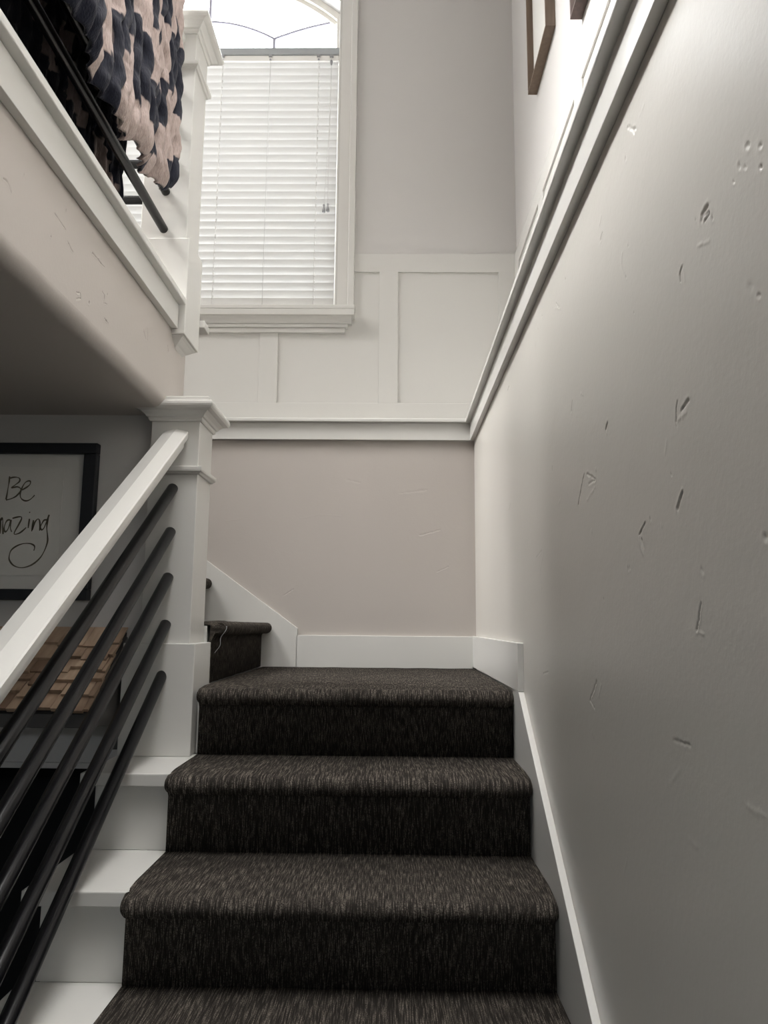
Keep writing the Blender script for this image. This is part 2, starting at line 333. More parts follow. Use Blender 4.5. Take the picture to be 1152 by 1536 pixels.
LETTERING = [[(-1.197,2.153), (-1.197,2.137), (-1.198,2.126), (-1.2,2.101), (-1.202,2.08)],[(-1.196,2.147), (-1.185,2.15), (-1.174,2.15), (-1.165,2.146), (-1.165,2.137), (-1.176,2.127), (-1.188,2.117), (-1.171,2.12), (-1.16,2.115), (-1.16,2.105), (-1.171,2.091), (-1.185,2.083), (-1.202,2.078)],[(-1.155,2.11), (-1.142,2.118), (-1.132,2.127), (-1.13,2.136), (-1.136,2.139), (-1.146,2.134), (-1.154,2.12), (-1.159,2.103), (-1.158,2.089), (-1.151,2.08), (-1.139,2.076), (-1.126,2.081), (-1.114,2.094)],[(-1.212,1.973), (-1.212,1.996), (-1.213,2.019)],[(-1.212,2.013), (-1.21,2.022), (-1.207,2.017), (-1.205,1.996), (-1.202,1.972)],[(-1.183,2.016), (-1.192,2.015), (-1.198,2.004), (-1.2,1.989), (-1.196,1.979), (-1.189,1.986), (-1.184,2.002), (-1.181,2.016), (-1.181,1.992), (-1.176,1.979)],[(-1.177,2.021), (-1.163,2.025), (-1.151,2.026), (-1.149,2.019), (-1.156,2.002), (-1.168,1.974), (-1.155,1.974), (-1.143,1.982), (-1.132,1.993)],[(-1.124,2.02), (-1.125,2.006), (-1.126,1.991)],[(-1.126,2.041), (-1.124,2.039)],[(-1.111,2.016), (-1.113,1.999), (-1.114,1.981)],[(-1.113,1.985), (-1.107,2.008), (-1.099,2.019), (-1.093,2.016), (-1.09,2.001), (-1.09,1.983)],[(-1.067,2.017), (-1.078,2.016), (-1.085,2.004), (-1.088,1.994), (-1.084,1.986), (-1.077,1.992), (-1.07,2.012), (-1.064,2.033)],[(-1.066,2.025), (-1.068,2.005), (-1.068,1.99), (-1.064,1.967), (-1.063,1.948), (-1.07,1.922), (-1.083,1.898), (-1.106,1.878), (-1.135,1.869), (-1.16,1.875), (-1.175,1.891), (-1.177,1.906), (-1.172,1.923), (-1.156,1.936), (-1.136,1.943), (-1.115,1.943), (-1.103,1.937), (-1.101,1.929), (-1.103,1.922)],[(-1.234,1.973), (-1.235,2.017)],[(-1.235,2.007), (-1.23,2.021), (-1.225,2.015), (-1.221,1.973)],[(-1.224,2.007), (-1.22,2.021), (-1.215,2.015), (-1.212,1.973)],[(-1.261,2.015), (-1.27,2.014), (-1.276,2.001), (-1.277,1.986), (-1.272,1.978), (-1.266,1.986), (-1.261,2.003), (-1.259,2.015), (-1.259,1.992), (-1.253,1.978)]]

# ================================================================ dimensions (relative to the eye)
XR, XRU = 0.364, 0.62            # right wall: thick lower part, set-back upper part
YF, YFU = 3.29, 3.552            # far wall: thick lower part, set-back upper part
R_, T_ = 0.19, 0.2693            # riser, tread
D0 = 2.218                       # carpet face of the riser up to the landing
LZ = -0.189                      # landing
PX, PY = -0.70, 2.35             # right face and far end of the upstairs platform
FZ = -1.709                      # entry floor
CZ = 3.95                        # upstairs ceiling
UZ = LZ+6*R_                     # upstairs floor level
XL, XC = -0.567, 0.347           # carpet runner edges

# ================================================================ structure
f = MB().box(-4.6, 0.9, -3.1, 3.8, FZ-.12, FZ, 0)
struct('floor', f, FLOORM)
c = MB().box(-4.6, 0.9, -3.1, 3.752, CZ, CZ+.12, 0); struct('ceiling', c, CEIL)

# right wall, thick lower part with trowel marks
m = MB()
plaster_face(m, lambda a, b, h: (XR-h, a, b-E), -3.0, YF, 0.0, 0.90+E, MARKS_RIGHT)
m.add([(XR, -3, .90), (XR, YF, .90), (XRU+.02, YF, .90), (XRU+.02, -3, .90), (XRU+.02, -3, FZ), (XRU+.02, YF, FZ), (XR, -3, FZ), (XR, YF, FZ)],
      [[0, 1, 2, 3], [3, 2, 5, 4], [0, 3, 4, 6], [1, 7, 5, 2], [6, 4, 5, 7]])
struct('wall_right', m, WALLS)
m = MB().box(XRU, XRU+.2, -3.1, YFU, .90, CZ, 0); struct('wall_right_upper', m, WALLU)
# far wall, thick lower part
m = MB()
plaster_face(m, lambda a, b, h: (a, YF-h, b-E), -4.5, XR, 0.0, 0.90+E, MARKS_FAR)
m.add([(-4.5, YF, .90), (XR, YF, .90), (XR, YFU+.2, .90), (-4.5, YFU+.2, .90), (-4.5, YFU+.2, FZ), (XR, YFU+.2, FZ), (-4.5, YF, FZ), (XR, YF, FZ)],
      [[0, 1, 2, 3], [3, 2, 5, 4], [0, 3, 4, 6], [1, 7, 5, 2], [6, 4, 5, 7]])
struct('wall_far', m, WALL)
# far wall, upper part, with the arched window opening
WX0, WX1, WZ0, WSP, WR = -1.79, -0.31, 1.565, 3.335, 1.10
WC = (WX0+WX1)/2
WCZ = WSP-math.sqrt(WR**2-((WX1-WX0)/2)**2)          # centre height of the arch
def arch_pts(r, n=28):
    th = math.asin((WX1-WX0)/2/WR)
    return [(WC+r*math.sin(-th+2*th*i/n), WCZ+r*math.cos(-th+2*th*i/n)) for i in range(n+1)]
y0, y1 = YFU, YFU+.2
m = MB()
m.box(-4.5, WX0, y0, y1, .90, CZ, 0); m.box(WX1, XRU+.2, y0, y1, .90, CZ, 0); m.box(WX0, WX1, y0, y1, .90, WZ0, 0)
ap = arch_pts(WR)
for i in range(len(ap)-1):
    (xa, za), (xb, zb) = ap[i], ap[i+1]
    m.prism([(xa, za), (xb, zb), (xb, CZ), (xa, CZ)], 'y', y0, y1)
struct('wall_far_upper', m, WALLU)
m = MB().box(-4.7, -4.5, -3.1, 3.8, FZ, CZ, 0); struct('wall_left', m, WALLU)
m = MB().box(-4.6, 0.9, -3.3, -3.1, FZ, CZ, 0); struct('wall_back', m, WALLU)

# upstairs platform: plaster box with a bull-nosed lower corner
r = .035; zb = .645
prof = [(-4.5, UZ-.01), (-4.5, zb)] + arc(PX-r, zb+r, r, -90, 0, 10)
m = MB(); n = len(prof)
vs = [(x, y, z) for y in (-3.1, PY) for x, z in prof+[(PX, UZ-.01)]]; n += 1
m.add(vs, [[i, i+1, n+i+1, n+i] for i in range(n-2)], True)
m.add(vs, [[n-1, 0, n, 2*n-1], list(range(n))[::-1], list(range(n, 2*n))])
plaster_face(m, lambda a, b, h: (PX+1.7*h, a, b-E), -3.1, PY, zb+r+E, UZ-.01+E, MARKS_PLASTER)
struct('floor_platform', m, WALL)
m = MB().box(-4.5, -1.92, PY, YF, UZ-.3, UZ-.01, 0); struct('floor_upstairs', m, WALL)
m = MB().box(PX, XR, -3.1, -1.0, zb, UZ-.01, 0); struct('ceiling_entry', m, WALL)
# wall under the platform with the child-size cubby doorway
DX0, DX1, DZ = -1.75, -0.865, -0.427
m = MB().box(-4.5, DX0, 2.25, 2.35, FZ, zb, 0).box(DX1, -.74, 2.25, 2.35, FZ, zb, 0).box(DX0, DX1, 2.25, 2.35, DZ, zb, 0)
struct('wall_hall', m, WALLU)
m = MB().box(DX0-.4, -.80, 3.0, 3.04, FZ, -.26, 0).box(DX0-.44, DX0-.4, 2.351, 3.04, FZ, -.26, 0).box(DX0-.44, -.80, 2.351, 3.04, -.26, -.24, 0)
struct('wall_cubby', m, CUBBY_SHADE)  # unseen lining, its shade painted into the colour
m = MB().box(DX0-.0, DX1, 2.238, 2.25, DZ, DZ+.016, .001).box(DX1, DX1+.035, 2.238, 2.25, FZ, DZ+.016, .001).box(DX0-.035, DX0, 2.238, 2.25, FZ, DZ+.016, .001)
struct('trim_1', m, WALLU)

# ledge on top of the thick lower walls: apron board and cap
m = MB().prism([(-4.5, YF), (-4.5, YF-.02), (XR-.02, YF-.02), (XR-.02, -3.0), (XR, -3.0), (XR, YF)], 'z', .8277, .907, .0012)
struct('trim_2', m, WHITE)
m = MB()
m.prism([(-4.5, YFU), (-4.5, YF-.040), (XR-.042, YF-.040), (XR-.042, -3.0), (XRU, -3.0), (XRU, YFU)], 'z', .907, .924, .003)
struct('trim_3', m, WHITE)

# wainscot on the upper walls (flat panel, rails and stiles)
m = MB()
yw, yt = YFU, .012
m.box(-4.5, WX0-.10, yw-.004, yw, .924, 1.876, 0).box(WX1+.10, XRU, yw-.004, yw, .924, 1.876, 0).box(WX0-.10, WX1+.10, yw-.004, yw, .924, 1.50, 0)
m.box(-4.5, XRU-.004, yw-yt, yw, .924, 1.083)
m.box(WX1+.09, XRU-.004, yw-yt, yw, 1.776, 1.876); m.box(-4.5, WX0-.09, yw-yt, yw, 1.776, 1.876)
for xa, xb in ((-4.3, -4.205), (-3.70, -3.605), (-3.09, -2.995), (-2.49, -2.395), (-1.885, -1.79), (-1.285, -1.19), (-.683, -.590), (-.083, .014), (.524, XRU-.004)):
    top = 1.50 if WX0-.09 < xa and xb < WX1+.1 else 1.777
    m.box(xa, xb, yw-yt, yw-.0005, 1.082, top)
struct('trim_4', m, WHITE)
m = MB()
m.box(XRU-.004, XRU, -3.0, YFU-.004, .924, 1.84, 0)
m.box(XRU-yt, XRU, -3.0, YFU-yt, .924, 1.083); m.box(XRU-yt, XRU, -3.0, YFU-yt, 1.787, 1.876)
for ya in (-2.5, -1.85, -1.2, -.55, .10, .75, 1.40, 2.20, 2.84, 3.44):
    m.box(XRU-yt, XRU-.0005, ya, min(ya+.10, YFU-yt), 1.082, 1.788)
struct('trim_5', m, WHITE)

# window: arched, blind-height mullion, decorative grid
win = struct('window_1', MB().box(WX0, WX1, 3.655, 3.70, WZ0, WZ0+.04), WINF)
m = MB()
m.box(WX0, WX0+.022, 3.62, 3.70, WZ0, WSP); m.box(WX1-.022, WX1, 3.62, 3.70, WZ0, WSP)
ao, ai = arch_pts(WR), arch_pts(WR-.034)
ao2, ai2 = arch_pts(WR-.030), arch_pts(WR-.055)
for i in range(len(ao)-1):
    m.prism([ai[i], ai[i+1], ao[i+1], ao[i]], 'y', 3.63, 3.70)
    m.prism([ai2[i], ai2[i+1], ao2[i+1], ao2[i]], 'y', 3.652, 3.69)
struct('window_frame', m, WINF, win)
m = MB().box(WX0, WX1, 3.562, 3.70, 3.034, 3.077, .004); struct('window_mullion', m, MULL, win)
m = MB().box(WX0+.02, WX1-.02, 3.674, 3.678, WZ0+.03, 3.07, 0).prism(
    [(WX0+.02, 3.10)]+[(WX1-.02, 3.10)]+[p for p in reversed(arch_pts(WR-.03))], 'y', 3.674, 3.678)
struct('pane', m, GLASS, win)
m = MB()
yg = 3.668
hub = .365
for sx in (-1, 1):
    m.tube([(WC+sx*hub, yg, 3.10), (WC+sx*hub, yg, 3.222)], .0085, 8)
    pts = []
    for k in range(9):
        t = k/8; pts.append((WC+sx*(hub+(.74-hub)*t), yg, 3.222+.112*t+.012*math.sin(math.pi*t)))
    m.tube(pts, .0062, 8)
m.tube([(WC-hub+2*hub*k/20, yg, 3.222+.106*(1-(2*k/20-1)**2)) for k in range(21)], .0062, 8)
m.tube([(WC, yg, 3.328), (WC, yg, WCZ+WR-.03)], .0085, 8)
struct('window_grid', m, LEAD, win)
m = MB()
for s in (-1, 1):
    xi = WX1 if s > 0 else WX0
    for a, b, d, bv in ((0, .012, .014, .003), (.012, .075, .018, .001), (.066, .100, .027, .004)):
        m.box(xi+s*a, xi+s*b, YFU-d, YFU, 1.575, WSP+.02, bv)
c0, c1, c2 = arch_pts(WR), arch_pts(WR+.07), arch_pts(WR+.10)
for i in range(len(c0)-1):
    m.prism([c0[i], c0[i+1], c1[i+1], c1[i]], 'y', YFU-.018, YFU); m.prism([c1[i], c1[i+1], c2[i+1], c2[i]], 'y', YFU-.027, YFU)
struct('window_casing', m, WHITE, win)
m = MB()
m.box(WX0-.115, WX1+.108, YFU-.068, YFU+.09, 1.553, 1.575, .004)
m.box(WX0-.112, WX1+.105, YFU-.066, YFU, 1.522, 1.553, .002)
cv = [(YFU, 1.487), (YFU-.036, 1.487), (YFU-.040, 1.495)]+[(YFU-.040-.020*(1-math.cos(math.radians(a))), 1.495+.027*math.sin(math.radians(a))) for a in (15, 30, 45, 60, 75, 90)]+[(YFU, 1.522)]
m.prism(cv, 'x', WX0-.098, WX1+.091)
m.box(WX0-.080, WX1+.072, YFU-.034, YFU, 1.470, 1.487, .004)
m.box(WX0-.065, WX1+.058, YFU-.024, YFU, 1.446, 1.470, .003)
struct('window_sill', m, WHITE, win)

# skirt boards and baseboards
def skz(y): return -.182+(y-2.104)*(R_/T_)
m = MB().prism([(.2, FZ), (.2, skz(.2)), (2.104, -.182), (2.20, -.182), (2.20, -.45), (1.2, -1.1), (.75, FZ)], 'x', XR-.016, XR, .0015)
struct('baseboard_right', m, WHITE)
m = MB().box(XR-.017, XR, 2.10, YF, -.183, -.050).box(-.425, XR-.016, YF-.017, YF, LZ-.01, -.052)
struct('baseboard_landing', m, WHITE)
def sk2(x): return -.022+(-.42-x)*.715
m = MB().prism([(-.42, LZ-.01), (-.42, sk2(-.42)), (-1.80, sk2(-1.80)), (-1.95, sk2(-1.80)), (-1.95, UZ-.3), (-.62, LZ-.01)], 'y', YF-.017, YF, .0015)
struct('baseboard_far', m, WHITE)

# curb trim along the platform edge
m = MB().box(PX, PX+.020, -3.0, 2.188, .908, .985, .0012)
m.box(PX-.12, PX+.042, -3.0, 2.188, .985, 1.006, .003)
struct('trim_6', m, WHITE)
m = MB().box(-1.92, -.84, 2.36, 2.372, .90, .985, .0012).box(-1.92, -.645, 2.365, 2.43, .985, 1.01, .003)
struct('trim_7', m, WHITE)

# ================================================================ stairs
st = thing('staircase', (-.2, D0-7*T_, FZ), 'white painted lower flight of stairs with open left tread ends', 'stairs')
for k in range(8):                       # k = 0 is the riser up to the landing
    zt = LZ-k*R_; yr = D0-k*T_
    if k == 0:
        MB().box(-.575, XR-.02, yr+.02, YF-.02, zt-.04, zt-.012).build('landing', WHITE, st)
        MB().box(-.578, XR-.017, yr+.02, yr+.038, zt-R_, zt-.04).build('riser', WHITE, st); continue
    MB().box(-.793, XC-.022, yr-.006, yr+T_+.02, zt-.034, zt-.002, .003).build('tread', WHITE, st)
    MB().box(-.758, XR-.017, yr+.018, yr+.036, zt-R_-.002, zt-.034, .001).build('riser', WHITE, st)
yy = [(D0+.036, LZ-.2), (D0+.036, LZ-R_-.034)]
sx = [(D0-7*T_+.036, FZ), (D0+.036, FZ), (D0+.036, LZ-R_-.034)]
for k in range(1, 8):
    yr = D0-k*T_+.036; sx += [(yr, LZ-k*R_-.034)]
    if k < 7: sx += [(yr, LZ-(k+1)*R_-.034)]
MB().prism(sx, 'x', -.757, -.735).build('stringer', WHITE, st)

def carpet_profile(zt, yr, back, riser_h=R_):
    p = [(yr, zt-riser_h+.001), (yr, zt-.056)]
    p += [(yr-.006, zt-.0485), (yr-.016, zt-.046)]
    p += arc(yr-.027, zt-.023, .023, -90, -180, 6)[0:]
    p += arc(yr-.027, zt-.023, .023, 180, 95, 7)[1:]
    p += [(yr-.010, zt), (yr+.05, zt+.001), (yr+back, zt)]
    p += [(yr+back, zt-.010), (yr+.016, zt-.010), (yr+.016, zt-riser_h+.001)]
    return p
def carpet_piece(name, prof, axis, a, b, mat, parent):
    # ribs subdivided across, ends of the nosing softly rounded
    n = 40; vs = []; fs = []; k = len(prof)
    ts = [0, .004, .010, .018] + [.018+(1-.036)*i/n for i in range(1, n)] + [1-.018, 1-.010, 1-.004, 1]
    cy = sum(p[0] for p in prof)/k; 
    for i, t in enumerate(ts):
        q = a+(b-a)*t
        for (u, z) in prof:
            e = min(t, 1-t); sh = 0 if e > .017 else (1-e/.018)**2*.009
            ztop = max(p[1] for p in prof); ymin = min(p[0] for p in prof)
            uu, zz = u, z
            if z > ztop-.050 and u < ymin+.05:      # nosing region: pull in at the ends
                zc = ztop-.023; uc = ymin+.026
                g = max(0, min(1, (ymin+.050-u)/.024))
                uu = u+(uc-u)*sh/.02*g; zz = z+(zc-z)*sh/.02*g
            uu += .0012*noise.noise((q*23, z*30, 3.1)); zz += .0014*noise.noise((q*19, u*25, 7.7))
            vs.append((q, uu, zz) if axis == 'x' else (uu, q, zz))
    for i in range(len(ts)-1):
        for j in range(k):
            j2 = (j+1) % k; fs.append([i*k+j, i*k+j2, (i+1)*k+j2, (i+1)*k+j])
    m = MB(); m.add(vs, fs, True)
    m.add(vs[:k], [list(range(k))[::-1]]); m.add(vs[-k:], [list(range(k))])
    return m.build(name, mat, parent)
run = thing('carpet_runner', (-.11, D0-6*T_, FZ+R_), 'dark charcoal ribbed carpet runner on the lower stairs and landing', 'carpet')
for k in range(7):
    zt = LZ-k*R_; yr = D0-k*T_
    back = YF-.018-yr if k == 0 else T_+.012
    carpet_piece('carpet_step', carpet_profile(zt, yr, back), 'x', XL, XC, CARPET_X, run)
# landing carpet behind the newel is part of the first piece; second flight climbs to the left
X1 = -.577
st2 = thing('staircase', (-1.2, 2.8, LZ-.1), 'upper flight climbing left behind the white newel post', 'stairs')
run2 = thing('carpet_runner', (X1, 2.8, LZ), 'charcoal carpet on the steps turning left behind the newel post', 'carpet')
for k in range(6):
    zt = LZ+(k+1)*R_; xr = X1-k*T_
    last = k == 5
    if not last:
        MB().box(xr-T_-.016, xr-.016, 2.372, YF-.017, zt-.20, zt-.012, 0).build('tread', WHITE, st2)
    prof = [(-(xr)+0, 0)]
    # same profile, mirrored into x: distance along -x
    p0 = carpet_profile(zt, 0.0, .06 if last else T_-.001)
    prof = [(xr-u, z) for u, z in p0]
    n = 26; vs = []; fs = []; kk = len(prof)
    for i in range(n+1):
        t = i/n; q = 2.372+(YF-.0175-2.372)*t
        for (x, z), (u, _) in zip(prof, p0):
            sag = .006*math.exp(-t*5) if (u < .03 and z > zt-.05) else 0
            e = min(t, 1-t); sh = 0 if e > .035 else (1-e/.036)**2*.3
            zz, xx = z+sag, x
            if u < .02 and z > zt-.052: zz = zz+(zt-.02-zz)*sh; xx = xx+(xr+.02-xx)*sh
            vs.append((xx+.0012*noise.noise((q*23, z*30, 5.1)), q, zz+.0016*noise.noise((q*19, x*25, 9.7))))
    for i in range(n):
        for j in range(kk):
            j2 = (j+1) % kk; fs.append([i*kk+j, (i+1)*kk+j, (i+1)*kk+j2, i*kk+j2])
    m = MB(); m.add(vs, fs, True); m.add(vs[:kk], [list(range(kk))]); m.add(vs[-kk:], [list(range(kk))[::-1]])
    m.build('carpet_step', CARPET_Y, run2)
    if k == 0:
        th = MB(); pts = []
        for i in range(15):
            t = i/14; pts.append((xr+.047-.03*t+.004*math.sin(t*11), 2.369-.004*abs(math.sin(t*7)), zt-.012-.085*t))
        th.tube(pts, .0009, 6); th.build('loose_thread', CLIP, run2)

# ================================================================ newel posts
def newel(x0, x1, y0, y1, zb0, zb1, ob, z1, zband, label, hang=False, bl=None):
    t = thing('newel_post', ((x0+x1)/2, (y0+y1)/2, zb0), label, 'newel post', 'white square newel posts')
    MB().box(x0, x1, y0, y1, zb0+.01, z1+.006, .002).build('shaft', WHITE, t)
    bx0 = x0-(bl if bl else ob)
    MB().box(bx0, x1+ob, y0-ob*.9, y1+ob*.8, zb0, zb1, .0025).build('plinth', WHITE, t)
    if hang:
        m = MB(); m.square_rings(bx0+.004, x1+ob-.004, y0-ob*.9+.004, y1+ob*.8-.004, [(-.045, zb0-.036), (-.040, zb0-.034), (-.028, zb0-.022), (-.022, zb0-.018), (-.010, zb0-.008), (-.004, zb0-.004), (-.004, zb0+.001)])
        m.build('drop_moulding', WHITE, t)
    MB().square_rings(x0, x1, y0, y1, [(0, zband-.012), (.006, zband-.011), (.009, zband-.006), (.0135, zband-.003), (.0145, zband+.003), (.0145, zband+.010), (.012, zband+.012), (0, zband+.0125)]).build('collar', WHITE, t)
    m = MB()
    m.square_rings(x0, x1, y0, y1, [(0, z1-.024), (.004, z1-.0235), (.007, z1-.020), (.008, z1-.012), (.013, z1-.010), (.017, z1-.004), (.025, z1+.003), (.028, z1+.006),
        (.034, z1+.007), (.041, z1+.010), (.045, z1+.016), (.0465, z1+.022), (.0455, z1+.029), (.042, z1+.034), (.036, z1+.036), (.033, z1+.0365), (.032, z1+.046), (.029, z1+.049), (-.03, z1+.051)])
    m.build('cap', WHITE, t)
    return t
newel(-.750, -.600, 2.203, 2.362, LZ-R_-.002, -.062, .021, .636, .458, 'lower white newel post with moulded cap beside the landing', bl=.040)
newel(-.822, -.672, 2.203, 2.345, .892, 1.214, .013, 1.978, 1.836, 'upper white newel post at the corner of the upstairs platform', hang=True)

# ================================================================ railings
SL = .694
rl = thing('stair_railing', (-.672, 1.2, -.9), 'sloping white handrail with five black bars on the lower stairs', 'railing')
ya, yb = .35, 2.2025
def rail_section(xc, zt, y):          # handrail cross section, top at zt
    P = [(-.040, -.0035), (-.037, 0), (0, .009), (.0345, 0), (.0375, -.0035), (.0375, -.022), (.034, -.026), (.029, -.027), (.029, -.034), (.026, -.037), (.026, -.050),
         (-.026, -.050), (-.026, -.037), (-.029, -.034), (-.029, -.027), (-.034, -.026), (-.040, -.022)]
    return [(xc+a, y, zt+b) for a, b in P]
def handrail(xc, z_of_y, ya, yb):
    A, B = rail_section(xc, z_of_y(ya), ya), rail_section(xc, z_of_y(yb), yb); n = len(A)
    m = MB(); m.add(A+B, [[i, n+i, n+(i+1) % n, (i+1) % n] for i in range(n)]+[list(range(n)), list(range(n, 2*n))[::-1]])
    return m
handrail(-.672, lambda y: .579+(y-2.2)*SL, ya, yb).build('handrail', WHITE, rl)
for zc in (.401, .268, .131, -.008, -.148):
    MB().tube([(-.674, ya, zc+(ya-2.2)*SL), (-.674, yb, zc+.0015)], .0162, 24).build('bar', BLACK, rl)
gl = thing('guard_railing', (-.747, .5, 1.0), 'level guard railing above the stairs with the patchwork throw over it', 'railing', 'upstairs guard railings')
handrail(-.747, lambda y: 1.945, -2.6, 2.2035).build('handrail', WHITE, gl)
for zc in (1.250, 1.380, 1.510, 1.640, 1.770):
    MB().tube([(-.747, -2.6, zc), (-.747, 2.2035, zc)], .0140, 24).build('bar', BLACK, gl)
g2 = thing('guard_railing', (-1.5, 2.275, 1.0), 'black bars seen past the throw in front of the window blind', 'railing', 'upstairs guard railings')
m = MB(); n = 17
A = [(-2.6, 2.275+(p[0]+.747), p[2]) for p in rail_section(-.747, 1.945, 0)]; B = [(-.8215, q[1], q[2]) for q in A]
m.add(A+B, [[i, (i+1) % n, n+(i+1) % n, n+i] for i in range(n)]+[list(range(n))[::-1], list(range(n, 2*n))]); m.build('handrail', WHITE, g2)
for zc in (1.250, 1.395, 1.525, 1.65, 1.77):
    MB().tube([(-2.6, 2.275, zc), (-.8215, 2.275, zc)], .0140, 20).build('bar', BLACK, g2)

# ================================================================ throw blanket over the guard railing
def blanket():
    y_far, y_near = 2.045, .45
    rib = .042
    NU = 430
    ztop = 1.966; z_in = 1.012
    hem_pts = [(.4, 1.20), (1.0, 1.185), (1.30, 1.175), (1.50, 1.158), (1.60, 1.150), (1.655, 1.185), (1.70, 1.180), (1.76, 1.188), (1.80, 1.196), (1.86, 1.225), (1.93, 1.232), (2.0, 1.275), (2.02, 1.285)]
    def hem(y): return np.interp(y-.025, [p[0] for p in hem_pts], [p[1] for p in hem_pts])+.002
    # path: v in [0,1]: inner flap up, over the rail, outer flap down
    NV = 330
    rnd = random.Random(5)
    ncol = int((y_far-y_near)/rib)+3
    cols = []
    for side in range(2):
        for c in range(ncol):
            L = []; z = 0.0; k = rnd.random() < .5
            z = -rnd.uniform(0, .15)
            while z < 1.6:
                ln = rnd.uniform(.12, .28) if k else rnd.uniform(.12, .32)
                if side == 0: ln = rnd.uniform(.16, .40) if k else rnd.uniform(.05, .12)
                L.append((z, z+ln, k)); z += ln; k = not k
            cols.append((side, c, L, rnd.uniform(0, 6.28), rnd.uniform(.085, .11)))
    look = {(s, c): (L, ph, wl) for s, c, L, ph, wl in cols}
    vs = []; patch = []
    xr = .052
    for i in range(NU+1):
        y = y_near+(y_far-y_near)*i/NU
        lo = float(hem(y))
        li = 1.93-z_in; la = math.pi*xr; lout = 1.93-lo; tot = li+la+lout
        for j in range(NV+1):
            s = tot*j/NV
            wob = .010*math.sin(y*9+1.2)
            if s < li:
                z = z_in+s; q = li-s
                x = -.747-xr-.004-.012*(1-math.exp(-q*6))+.006*math.sin(y*11+q*4)*min(1, q*4); nx, nz = -1, 0; side = 0; dist = q
            elif s < li+la:
                a = (s-li)/la*math.pi; x = -.747-xr*math.cos(a); z = 1.93+xr*math.sin(a)*.9; nx, nz = -math.cos(a), math.sin(a); side = 0 if a < 1.4 else 1; dist = 0.02 if side == 0 else 0
            else:
                q = s-li-la; z = 1.93-q
                fold = .016*math.sin(y*15.0+.6+q*1.2)+.010*math.sin(y*33+1)
                near = max(0, min(1, (1.72-y)/.25))
                x = -.747+xr+.010+.018*(1-math.exp(-q*5))+fold*min(1, q*2.0)+near*.030*min(1, (q/.7)**2); nx, nz = 1, 0; side = 1; dist = q
                e = (lo+.045-z)/.045
                if e > 0: x -= .018*e*e
            yy = y+.006*math.sin(z*37+y*3)+.010*math.sin(z*9)*(.3 if side else 1)
            c = int((y-y_near)/rib); fr = (y-y_near)/rib-c
            L, ph, wl = look[(side, c)]
            bul = math.sqrt(max(0, 1-(2*fr-1)**2))
            bub = .5+.5*abs(math.sin(math.pi*dist/wl+ph))
            h = .021*bul*(.45+.55*bub)
            h += .0022*noise.noise((yy*70, z*55, side*9))
            # ribs sway like plush tufts
            yy += .005*math.sin(math.pi*2*dist/wl+ph)*1.0
            vs.append((x+nx*h, yy, z+nz*h))
            dj = dist+.010*noise.noise((y*60, z*60, 2.2))
            k = 0.0
            for z0, z1, b in L:
                if z0 <= dj < z1: k = 1.0 if b else 0.0
            patch.append(k)
    W = NV+1
    fs = [[i*W+j, i*W+j+1, (i+1)*W+j+1, (i+1)*W+j] for i in range(NU) for j in range(NV)]
    m = MB(); m.add(vs, fs, True)
    o = m.build('throw_blanket', FUR)
    at = o.data.attributes.new('patch', 'FLOAT', 'POINT'); at.data.foreach_set('value', patch)
    so = o.modifiers.new('thickness', 'SOLIDIFY'); so.thickness = .006; so.offset = -1
    tag(o, 'plush cream and black patchwork throw hanging over the upstairs railing', 'blanket')
blanket()

# ================================================================ window blind
bl = thing('window_blind', (WC, 3.60, 1.60), 'white slatted blind lowered over the arched window', 'blind')
bx0, bx1 = WX0+.025, WX1-.003
MB().box(bx0, bx1, 3.568, 3.604, 3.002, 3.034, .003).build('headrail', BLINDW, bl)
LAD = [-1.72, -1.461, -1.202, -.942, -.683, -.422]
for x in LAD:
    m = MB().box(x-.009, x+.009, 3.561, 3.569, 3.021, 3.034, .001).box(x-.005, x+.005, 3.563, 3.569, 3.004, 3.012, .001)
    m.build('clip', CLIP, bl)
m = MB(); NS = 33; zs0, zs1 = 2.985, 1.628
for k in range(NS):
    zc = zs0+(zs1-zs0)*k/(NS-1)
    tilt = math.radians(-68); hw = .0248
    pr = []
    for i in range(7):
        u = -1+2*i/6; b = .0026*(1-u*u)
        pr.append((3.588+u*hw*math.cos(tilt)-b*math.sin(tilt), zc+u*hw*math.sin(tilt)+b*math.cos(tilt)))
    top = pr; bot = [(a+.0026*math.sin(tilt), z-.0026*math.cos(tilt)) for a, z in pr[::-1]]
    P = top+bot; n = len(P)
    vs = [(x, a, z) for x in (bx0+.004, bx1-.004) for a, z in P]
    m.add(vs, [[i, (i+1) % n, n+(i+1) % n, n+i] for i in range(n)]+[list(range(n))[::-1], list(range(n, 2*n))])
m.build('slats', SLAT, bl)
MB().box(bx0+.003, bx1-.003, 3.572, 3.604, 1.580, 1.602, .004).build('bottom_rail', BLINDW, bl)
for i, x in enumerate(LAD):
    m = MB()
    m.tube([(x, 3.572, 3.005), (x, 3.570, 1.60)], .0011, 6)
    if i % 2 == 1 or x < -.9 or x > -.5:
        for k in range(NS-1):
            zc = zs0+(zs1-zs0)*(k+.5)/(NS-1); m.tube([(x+.004, 3.572, zc+.010), (x+.004, 3.568, zc-.012)], .0022, 6)
    m.build('ladder_cord', CORDG if i == 4 else CORD, bl)
m = MB()
m.tube([(-.352, 3.562, 3.015), (-.353, 3.562, 2.98)], .0018, 6)
m.tube([(-.352, 3.560, 2.985), (-.356, 3.560, 2.6), (-.375, 3.560, 2.155)], .0013, 6)
m.tube([(-.352, 3.560, 2.985), (-.354, 3.560, 2.6), (-.356, 3.560, 2.155)], .0013, 6)
m.build('lift_cord', CORD, bl)
m = MB().box(-.362, -.342, 3.558, 3.568, 3.018, 3.030, .002); m.build('cord_lock', CLIP, bl)
